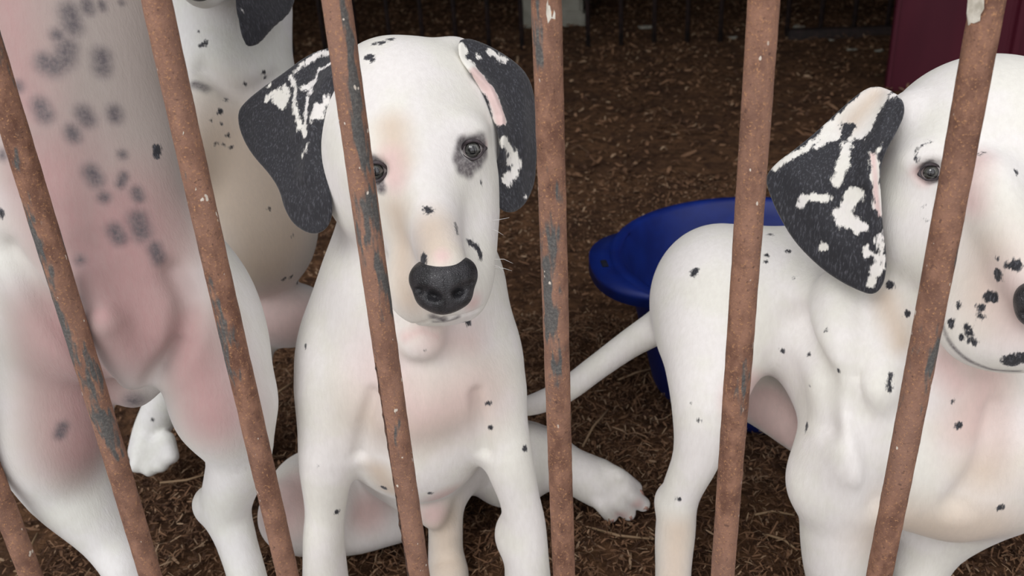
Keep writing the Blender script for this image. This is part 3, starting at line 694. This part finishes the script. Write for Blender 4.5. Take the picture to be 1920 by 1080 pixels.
# ------------------------------------------------------------------ puppy standing upright against the bars on the left
def build_upright():
    f = Form()
    f.el(105, 20, .545, 200, 270, 130, k=.03); f.el(140, 300, .555, 192, 250, 120, k=.03)
    f.el(196, 520, .575, 222, 190, 110, rot=6, k=.03); f.el(80, -180, .545, 150, 160, 120, k=.03)
    # haunches
    f.el(85, 700, .612, 118, 215, 105, rot=4, k=.03); f.el(405, 690, .605, 100, 165, 95, rot=14, k=.03)
    f.el(385, 560, .60, 78, 120, 85, rot=22, k=.03)
    f.ch([(90, 800, .632, 106), (130, 900, .642, 82), (200, 1000, .655, 52), (240, 1075, .655, 40), (262, 1145, .675, 38), (266, 1205, .695, 38)], k=.02)
    f.ch([(425, 770, .615, 84), (448, 850, .63, 60), (425, 945, .655, 46), (442, 1010, .66, 37), (463, 1080, .665, 35), (476, 1150, .675, 38), (480, 1205, .69, 38)], k=.018)
    f.el(392, 945, .665, 30, 34, 30, k=.012)
    for cx in (268, 480):
        for dx in (-28, -9, 10, 29): f.ch([(cx+dx, 1205, .69, 15), (cx+dx*1.15, 1228, .672, 15)], k=.004)
    # groin
    f.el(252, 670, .62, 72, 72, 60, k=.02)
    f.el(252, 722, .615, 33, 40, 34, k=.012)
    f.sch([(165, 520, 16), (182, 560, 20), (193, 592, 22)], 1.0, .015, '+'); f.sel(192, 590, -1.0, 14, 17, 12, k=.006); f.sch([(200, 610, 16), (225, 660, 20), (245, 700, 22)], 3, .02, '+')
    # folds between belly and thighs
    f.sch([(20, 470, 10), (70, 550, 14), (130, 630, 14), (195, 710, 10)], 4, .016)
    f.sch([(325, 510, 9), (352, 575, 12), (335, 650, 10), (290, 710, 8)], 3, .014)
    f.sch([(300, 690, 6), (330, 640, 6)], 1, .008)
    # forelegs hooked to the bars, neck and head above the frame
    f.ch([(-30, -120, .53, 70), (-70, -260, .47, 44), (-62, -330, .455, 34), (-55, -370, .437, 30)], k=.02)
    f.ch([(230, -120, .53, 70), (245, -260, .47, 44), (238, -330, .455, 34), (235, -370, .437, 30)], k=.02)
    f.el(95, -330, .56, 120, 150, 110, k=.03); f.el(95, -470, .55, 130, 120, 125, k=.02); f.ch([(95, -440, .49, 72), (98, -400, .44, 60)], k=.02)
    f.ch([(200, 720, .72, 28), (330, 780, .80, 22), (420, 770, .90, 14)], k=.012) if 0 else None
    p = []
    G = lambda *a, r=12, soft=.9: p.append(L_('smudge', *a, r=r, soft=soft))
    G((130, 22), (136, 50), r=15); G((108, 66), r=11); G((125, 90), (122, 110), (100, 125), (85, 118), r=16); G((80, 112), r=12); G((190, 105), (192, 128), r=14); G((163, 8), (166, 18), r=10); G((190, 6), (193, 16), r=6); G((228, 5), r=5)
    G((34, 162), r=9, soft=1); G((75, 198), (84, 215), r=14); G((156, 212), (164, 224), r=13); G((135, 246), (138, 255), r=12); G((215, 210), (216, 218), r=12); G((230, 290), r=8); G((170, 322), (180, 338), r=13)
    G((232, 330), (226, 345), r=8); G((195, 370), r=10); G((256, 360), (260, 370), r=10); G((215, 432), (224, 446), r=13); G((258, 412), (266, 436), r=16); G((290, 465), (298, 485), r=12); G((118, 800), (112, 815), r=9); G((150, 488), r=8, soft=1.4); G((145, 560), r=7, soft=1.6)
    p += [S((295, 280), (292, 292), r=8), S((2, 398), r=8), L_('smudge', (5, 290), r=9)]
    p.append(L_('tan', (100, -150), (130, 60), (150, 300), (190, 420), r=120, soft=.8)); p.append(L_('tan', (210, -80), (250, 100), (270, 300), (290, 430), r=100, soft=.6)); p.append(L_('tan', (20, -60), (60, 150), (90, 300), r=90, soft=.6))  # belly skin tone; along the flanks tan paints shade over white fur
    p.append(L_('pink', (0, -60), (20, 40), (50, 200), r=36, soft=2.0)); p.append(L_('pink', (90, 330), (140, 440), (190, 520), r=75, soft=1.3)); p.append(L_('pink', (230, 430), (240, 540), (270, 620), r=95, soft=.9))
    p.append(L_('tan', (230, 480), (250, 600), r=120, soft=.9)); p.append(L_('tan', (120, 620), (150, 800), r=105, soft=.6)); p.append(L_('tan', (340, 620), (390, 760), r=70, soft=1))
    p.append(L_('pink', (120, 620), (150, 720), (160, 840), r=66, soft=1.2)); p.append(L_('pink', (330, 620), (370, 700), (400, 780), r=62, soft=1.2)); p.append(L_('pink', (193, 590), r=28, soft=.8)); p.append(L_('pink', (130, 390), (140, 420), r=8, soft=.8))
    p.append(L_('smudge', (252, 752), r=16, soft=1.0))
    p.append(L_('mauve', (310, 590), (350, 560), r=50, soft=1)) if 0 else None
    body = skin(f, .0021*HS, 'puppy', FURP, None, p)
    tag(body, 'puppy standing upright at the left bars, showing its spotted pink belly', 'puppy', 'spotted puppies')
    e = Flap([(-40, -540), (-90, -510), (-120, -430), (-110, -350), (-70, -330), (-35, -400), (-20, -480)], [(-40, -500, .55), (-100, -430, .57), (-80, -350, .56)], .0022)
    skin(e, .0020*HS, 'ear', EARF, body, (), True)
    e = Flap([(230, -540), (280, -510), (310, -430), (300, -350), (260, -330), (225, -400), (210, -480)], [(230, -500, .55), (290, -430, .57), (270, -350, .56)], .0022)
    skin(e, .0020*HS, 'ear', EARF, body, (), True)
    g = Form(); g.el(99, -392, .412, 38, 26, 24); skin(g, .0012*HS, 'nose', NOSE, body)
    return body
build_upright()
# ------------------------------------------------------------------ puppy behind, between the upright and the seated one
def build_behind():
    f = Form()
    f.el(435, 130, .80, 112, 190, 110, k=.03); f.el(425, -20, .79, 112, 110, 110, k=.03)
    f.el(470, 330, .82, 125, 200, 125, k=.03); f.el(480, 440, .82, 108, 118, 120, k=.02)
    f.el(360, 330, .80, 70, 170, 80, k=.03)
    f.el(540, 590, .86, 80, 62, 90, k=.012)
    f.ch([(480, 580, .86, 52), (478, 650, .87, 36), (480, 710, .91, 27), (482, 790, .92, 25), (484, 835, .915, 28)], k=.015)
    f.ch([(400, 560, .86, 60), (350, 660, .86, 46), (310, 750, .88, 36), (285, 805, .89, 33), (272, 845, .885, 30)], k=.018)
    for (a, b, r_) in (((270, 830), (258, 872), 17), ((282, 838), (281, 880), 16), ((298, 835), (303, 872), 16), ((312, 825), (322, 856), 16)): f.ch([(*a, .875, r_), (*b, .87, r_*.85)], k=.006)
    f.ch([(400, -60, .72, 62), (380, -30, .68, 44)], k=.02)   # muzzle
    f.ch([(380, 200, .76, 36), (350, 300, .75, 30)], k=.03)
    f.sch([(380, 130, 7), (450, 175, 7), (520, 150, 6)], 2.0, .016)
    p = []
    for x, y, r_ in ((459, 158, 4), (424, 187, 4.5), (412, 208, 5), (415, 232, 3.5), (428, 255, 5), (405, 270, 4), (420, 272, 3), (434, 276, 3), (396, 226, 2.5), (495, 135, 5), (496, 145, 4), (372, 60, 3), (385, 80, 4), (474, 577, 8), (545, 520, 5), (532, 524, 5), (558, 528, 5), (505, 392, 4), (548, 443, 4), (285, 786, 4)): p.append(S((x, y), r=r_))
    p.append(S((375, 85), (388, 79), r=3)); p.append(L_('smudge', (365, 158), (385, 165), r=8, soft=1))
    p.append(L_('tan', (420, 290), (440, 360), (520, 440), r=110, soft=.8)); p.append(L_('tan', (470, 300), (500, 480), r=90, soft=.8)); p.append(L_('pink', (480, 600), (560, 600), r=60, soft=.9))  # tan strokes put the shade on its body into the coat colour
    body = skin(f, .0024*HS, 'puppy', FURB, None, p)
    tag(body, 'white puppy with painted-in shade standing behind the two left puppies, one black ear showing', 'puppy', 'spotted puppies')
    e = Flap([(442, -70), (440, 0), (446, 35), (454, 72), (464, 90), (486, 84), (512, 52), (545, 26), (556, -10), (550, -80), (500, -110)], [(450, 0, .69), (470, 80, .70), (540, 0, .745), (500, -80, .72), (500, 40, .715)], .0026)
    skin(e, .0018*HS, 'ear', EARF, body, [W_((455, 20), r=3)], True)
    g = Form(); g.el(372, -20, .655, 28, 22, 20); skin(g, .0014*HS, 'nose', NOSE, body)
build_behind()
# ------------------------------------------------------------------ standing puppy on the right, head turned to the bars
def build_right():
    f = Form()
    f.el(1335, 575, .70, 108, 140, 110, k=.02); f.ch([(1375, 560, .69, 126), (1500, 566, .68, 136), (1630, 680, .655, 146)], k=.03)
    f.el(1664, 760, .645, 158, 215, 130, k=.02); f.el(1790, 790, .64, 155, 225, 120, k=.03); f.el(1905, 800, .635, 95, 175, 100, k=.03)
    f.el(1585, 700, .60, 62, 200, 60, rot=6, k=.03)                       # shoulder
    f.el(1530, 900, .64, 52, 66, 50, k=.02)                               # elbow
    f.ch([(1590, 850, .63, 80), (1572, 950, .65, 70), (1566, 1040, .665, 60), (1566, 1120, .68, 46), (1566, 1180, .67, 48)], k=.02)
    f.el(1745, 930, .70, 110, 90, 70, k=.02); f.el(1860, 890, .67, 82, 85, 70, rot=20, k=.03)
    f.sch([(1640, 620, 9), (1612, 740, 10), (1640, 860, 10), (1655, 940, 12)], 5.5, .022); f.sch([(1500, 600, 8), (1540, 700, 9), (1548, 800, 8)], 5.5, .022); f.sch([(1860, 760, 10), (1850, 860, 12), (1800, 940, 12)], 3, .02)
    f.ch([(1930, 850, .62, 90), (1850, 930, .66, 74), (1750, 1010, .70, 60), (1718, 1090, .71, 46), (1715, 1150, .685, 44)], k=.015)
    # far flank and groin fold
    f.ch([(1375, 700, .74, 70), (1440, 745, .735, 60), (1500, 812, .725, 38)], k=.008)
    # near hind leg
    f.ch([(1340, 640, .675, 100), (1325, 750, .66, 66), (1308, 850, .67, 45), (1275, 930, .69, 36), (1266, 1000, .70, 37), (1262, 1080, .70, 33), (1262, 1145, .70, 38), (1268, 1170, .69, 38)], k=.015)
    f.el(1252, 938, .70, 22, 26, 24, k=.01)
    f.ch([(1420, 700, .80, 70), (1440, 850, .82, 40), (1400, 930, .85, 30), (1402, 1040, .86, 26)], k=.02) if 0 else None
    for cx, zz in ((1268, .685), (1566, .665), (1715, .67)):
        for dx in (-28, -9, 10, 29): f.ch([(cx+dx, 1170, zz, 15), (cx+dx*1.15, 1210, zz-.02, 15)], k=.004)
    # tail
    f.ch([(1275, 590, .73, 42), (1235, 612, .74, 33), (1180, 645, .75, 27), (1120, 688, .76, 24), (1060, 732, .77, 23), (1005, 757, .78, 20), (960, 765, .79, 15)], k=.012)
    # neck
    f.ch([(1780, 420, .62, 130), (1720, 640, .635, 130)], k=.03); f.el(1690, 560, .60, 60, 130, 60, rot=10, k=.02)
    f.ch([(1690, 480, .585, 26), (1668, 600, .585, 24), (1650, 720, .585, 26)], k=.02)
    # skull
    f.el(1850, 298, .568, 204, 193, 160, k=.02); f.el(1745, 395, .565, 100, 128, 100, rot=-10, k=.02); f.el(1955, 395, .565, 84, 110, 90, k=.02)
    f.el(1688, 222, .556, 26, 42, 34, rot=-20, k=.015)
    f.ch([(1870, 420, .55, 112), (1920, 600, .535, 96)], k=.03)
    f.ch([(1850, 340, .512, 45), (1900, 470, .505, 44), (1935, 540, .498, 40)], k=.02)
    f.el(1857, 605, .54, 98, 88, 74, rot=0, k=.012); f.el(1850, 520, .54, 78, 90, 66, k=.02); f.el(1978, 590, .55, 56, 76, 66, k=.012)
    f.el(1745, 288, .535, 50, 26, 36, rot=20, k=.02)
    f.sel(1745, 322, 0, 24, 19, 26, k=.005, op='-'); f.sel(1962, 330, 0, 24, 19, 26, k=.005, op='-')
    f.sch([(1765, 600, 2.5), (1785, 645, 2.5), (1815, 672, 3), (1860, 690, 3), (1910, 692, 3)], .5, .002) if 0 else None
    p = []
    for x, y, r_ in ((1732, 388, 4), (1738, 413, 3), (1718, 297, 5), (1833, 290, 4), (1843, 287, 3), (1906, 325, 6), (1669, 535, 7), (1701, 588, 5), (1796, 575, 5), (1795, 567, 4), (1782, 603, 5), (1783, 611, 4), (1838, 578, 8), (1839, 592, 7), (1858, 558, 11), (1871, 512, 9), (1872, 522, 7), (1905, 498, 11), (1890, 499, 8), (1870, 486, 4), (1815, 615, 6), (1817, 625, 7), (1822, 640, 8), (1803, 632, 5),
                     (1898, 676, 15), (1915, 672, 13), (1668, 715, 5), (1797, 798, 8), (1875, 952, 6), (1513, 800, 4.5), (1518, 724, 3.5), (1302, 511, 7), (1273, 936, 5), (1311, 788, 4), (1293, 755, 3), (1468, 658, 4), (1517, 665, 3.5), (1550, 620, 3), (1438, 478, 5), (1436, 492, 4), (1445, 440, 5), (1478, 472, 4), (1490, 520, 3), (1420, 470, 4), (1785, 753, 3), (1572, 695, 3)): p.append(S((x, y), r=r_))
    p.append(S((1668, 706), (1669, 730), r=5)); p.append(S((1514, 795), (1511, 808), r=4)); p.append(S((1720, 303), (1716, 288), (1728, 272), (1742, 266), r=2.5)); p.append(S((1305, 506), (1299, 516), r=5))
    p.append(L_('smudge', (1730, 325), (1745, 338), (1758, 336), r=7, soft=.8)); p.append(L_('smudge', (1728, 312), (1745, 302), r=5, soft=.9)); p.append(L_('pink', (1722, 320), (1735, 336), r=13, soft=.8))
    p.append(L_('smudge', (1765, 603), (1785, 648), (1815, 675), (1860, 693), (1910, 696), r=4, soft=1))
    p.append(L_('pink', (1832, 300), (1822, 380), r=22, soft=1.2)); p.append(L_('pink', (1890, 540), (1910, 600), r=30, soft=2.5)); p.append(L_('pink', (1395, 745), (1440, 770), (1478, 805), r=50, soft=.4)); p.append(L_('pink', (1845, 720), (1830, 790), r=45, soft=1.6))
    p.append(L_('pink', (1770, 680), (1800, 720), r=30, soft=1.2)); p.append(L_('tan', (1850, 720), (1825, 800), r=42, soft=1.2)); p.append(L_('tan', (1840, 880), r=50, soft=1.4)); p.append(L_('tan', (1690, 990), (1760, 1000), (1830, 1000), r=75, soft=.8)); p.append(L_('tan', (1850, 470), (1840, 560), r=34, soft=2.5))  # the wide low tan stroke paints the shade below the chest
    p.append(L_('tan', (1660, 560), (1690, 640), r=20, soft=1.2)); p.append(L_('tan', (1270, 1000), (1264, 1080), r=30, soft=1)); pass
    body = skin(f, .0016*HS, 'puppy', FUR, None, p)
    tag(body, 'puppy standing on the right, its tail to the left, face half hidden by a bar', 'puppy', 'spotted puppies')
    e = Flap([(1618, 168), (1645, 160), (1672, 170), (1694, 186), (1697, 215), (1680, 250), (1660, 285), (1650, 320), (1652, 370), (1656, 430), (1663, 480), (1661, 520), (1650, 545), (1634, 553), (1612, 546), (1575, 528), (1535, 500), (1490, 455), (1460, 405), (1443, 365), (1434, 332), (1455, 305), (1490, 280), (1530, 248), (1575, 205)],
             [(1650, 170, .548), (1690, 200, .530), (1660, 260, .533), (1570, 230, .560), (1440, 335, .578), (1520, 330, .558), (1600, 330, .544), (1645, 400, .543), (1640, 545, .560), (1500, 450, .570), (1590, 460, .555), (1655, 480, .550)], .0022,
             [([(1665, 190), (1650, 240), (1625, 290), (1622, 340)], 14, 3.0), ([(1480, 320), (1540, 420), (1600, 500)], 25, 2.0), ([(1652, 300), (1650, 400), (1658, 500)], 6, -2)])
    pt = [W_((1634, 178), (1600, 215), (1560, 245), r=19), W_((1655, 172), (1630, 215), (1614, 245), r=17), W_((1680, 178), r=10), W_((1545, 256), (1500, 284), (1455, 312), r=6), W_((1590, 262), (1582, 300), (1572, 340), r=9), W_((1648, 170), (1676, 172), r=4), W_((1640, 270), (1638, 300), (1643, 345), (1650, 400), r=8), W_((1505, 375), (1525, 368), (1550, 372), r=6), W_((1500, 385), r=5), W_((1602, 368), (1592, 400), (1580, 412), r=14), W_((1572, 402), (1590, 420), (1615, 428), r=11), W_((1650, 440), (1655, 500), r=5), W_((1625, 470), (1645, 490), (1635, 530), r=7), W_((1543, 463), r=8),
          S((1596, 238), (1582, 255), r=8), S((1582, 235), (1580, 262), r=7), S((1672, 200), (1655, 235), (1635, 266), r=20), S((1620, 395), r=17), S((1622, 445), r=14), S((1628, 488), r=10), W_((1545, 262), (1530, 272), r=7), L_('pink', (1636, 290), (1642, 360), (1650, 420), r=5, soft=.8), L_('tan', (1640, 180), (1600, 225), r=16, soft=1.6)]
    skin(e, .0011*HS, 'ear', EARF, body, pt, True)
    e = Flap([(1990, 160), (2040, 172), (2090, 250), (2120, 350), (2100, 430), (2065, 475), (2040, 420), (2025, 330), (1995, 220)], [(1995, 185, .545), (2100, 300, .590), (2065, 460, .580), (2030, 330, .565)], .0022)
    skin(e, .0018*HS, 'ear', EARF, body, (), True)
    for (ex, ey, look) in ((1745, 322, (1790, 420)), (1962, 330, (1930, 430))):
        z = f.surf(ex, ey); eyeball(ex, ey, z, 19, look, body)
        g = Form(); zz = z-.0068
        g.ch([(x, y, zz+abs((x-ex)/24)**2*.005, r_) for x, y, r_ in [(ex-22, ey+5, 2), (ex-17, ey-6, 2.5), (ex-6, ey-13, 3), (ex+8, ey-13, 3), (ex+18, ey-6, 2.5), (ex+23, ey+2, 2)]], k=.002)
        g.ch([(x, y, zz+abs((x-ex)/24)**2*.005, r_) for x, y, r_ in [(ex-22, ey+5, 2), (ex-13, ey+13, 2.2), (ex, ey+16, 2.4), (ex+13, ey+12, 2.2), (ex+23, ey+2, 2)]], k=.002)
        skin(g, .0007*HS, 'eyelid', LID, body)
    g = Form(); g.el(1962, 560, .488, 58, 38, 36, k=.008); g.el(1960, 590, .492, 48, 30, 30, k=.008); g.el(1930, 562, .494, 20, 30, 24, k=.006)
    g.sel(1938, 590, -1, 14, 9, 24, k=.004, op='-'); skin(g, .0009*HS, 'nose', NOSE, body)
build_right()
for o in bpy.data.objects:
    if o.parent is None: continue
    n_ = o.name.split('.')[0]
    if n_ == 'ear' and o.data.materials[0] == EARF: o['label'] = 'black hanging ear with white hairs and patches' if len(o.data.vertices) > 9000 else 'black hanging ear'
    elif n_ == 'nose': o['label'] = 'black leathery nose'
    elif n_ == 'slot': o['label'] = 'dark hand slot'
    elif n_ == 'paint_flake': o['label'] = 'remnant of cream paint'
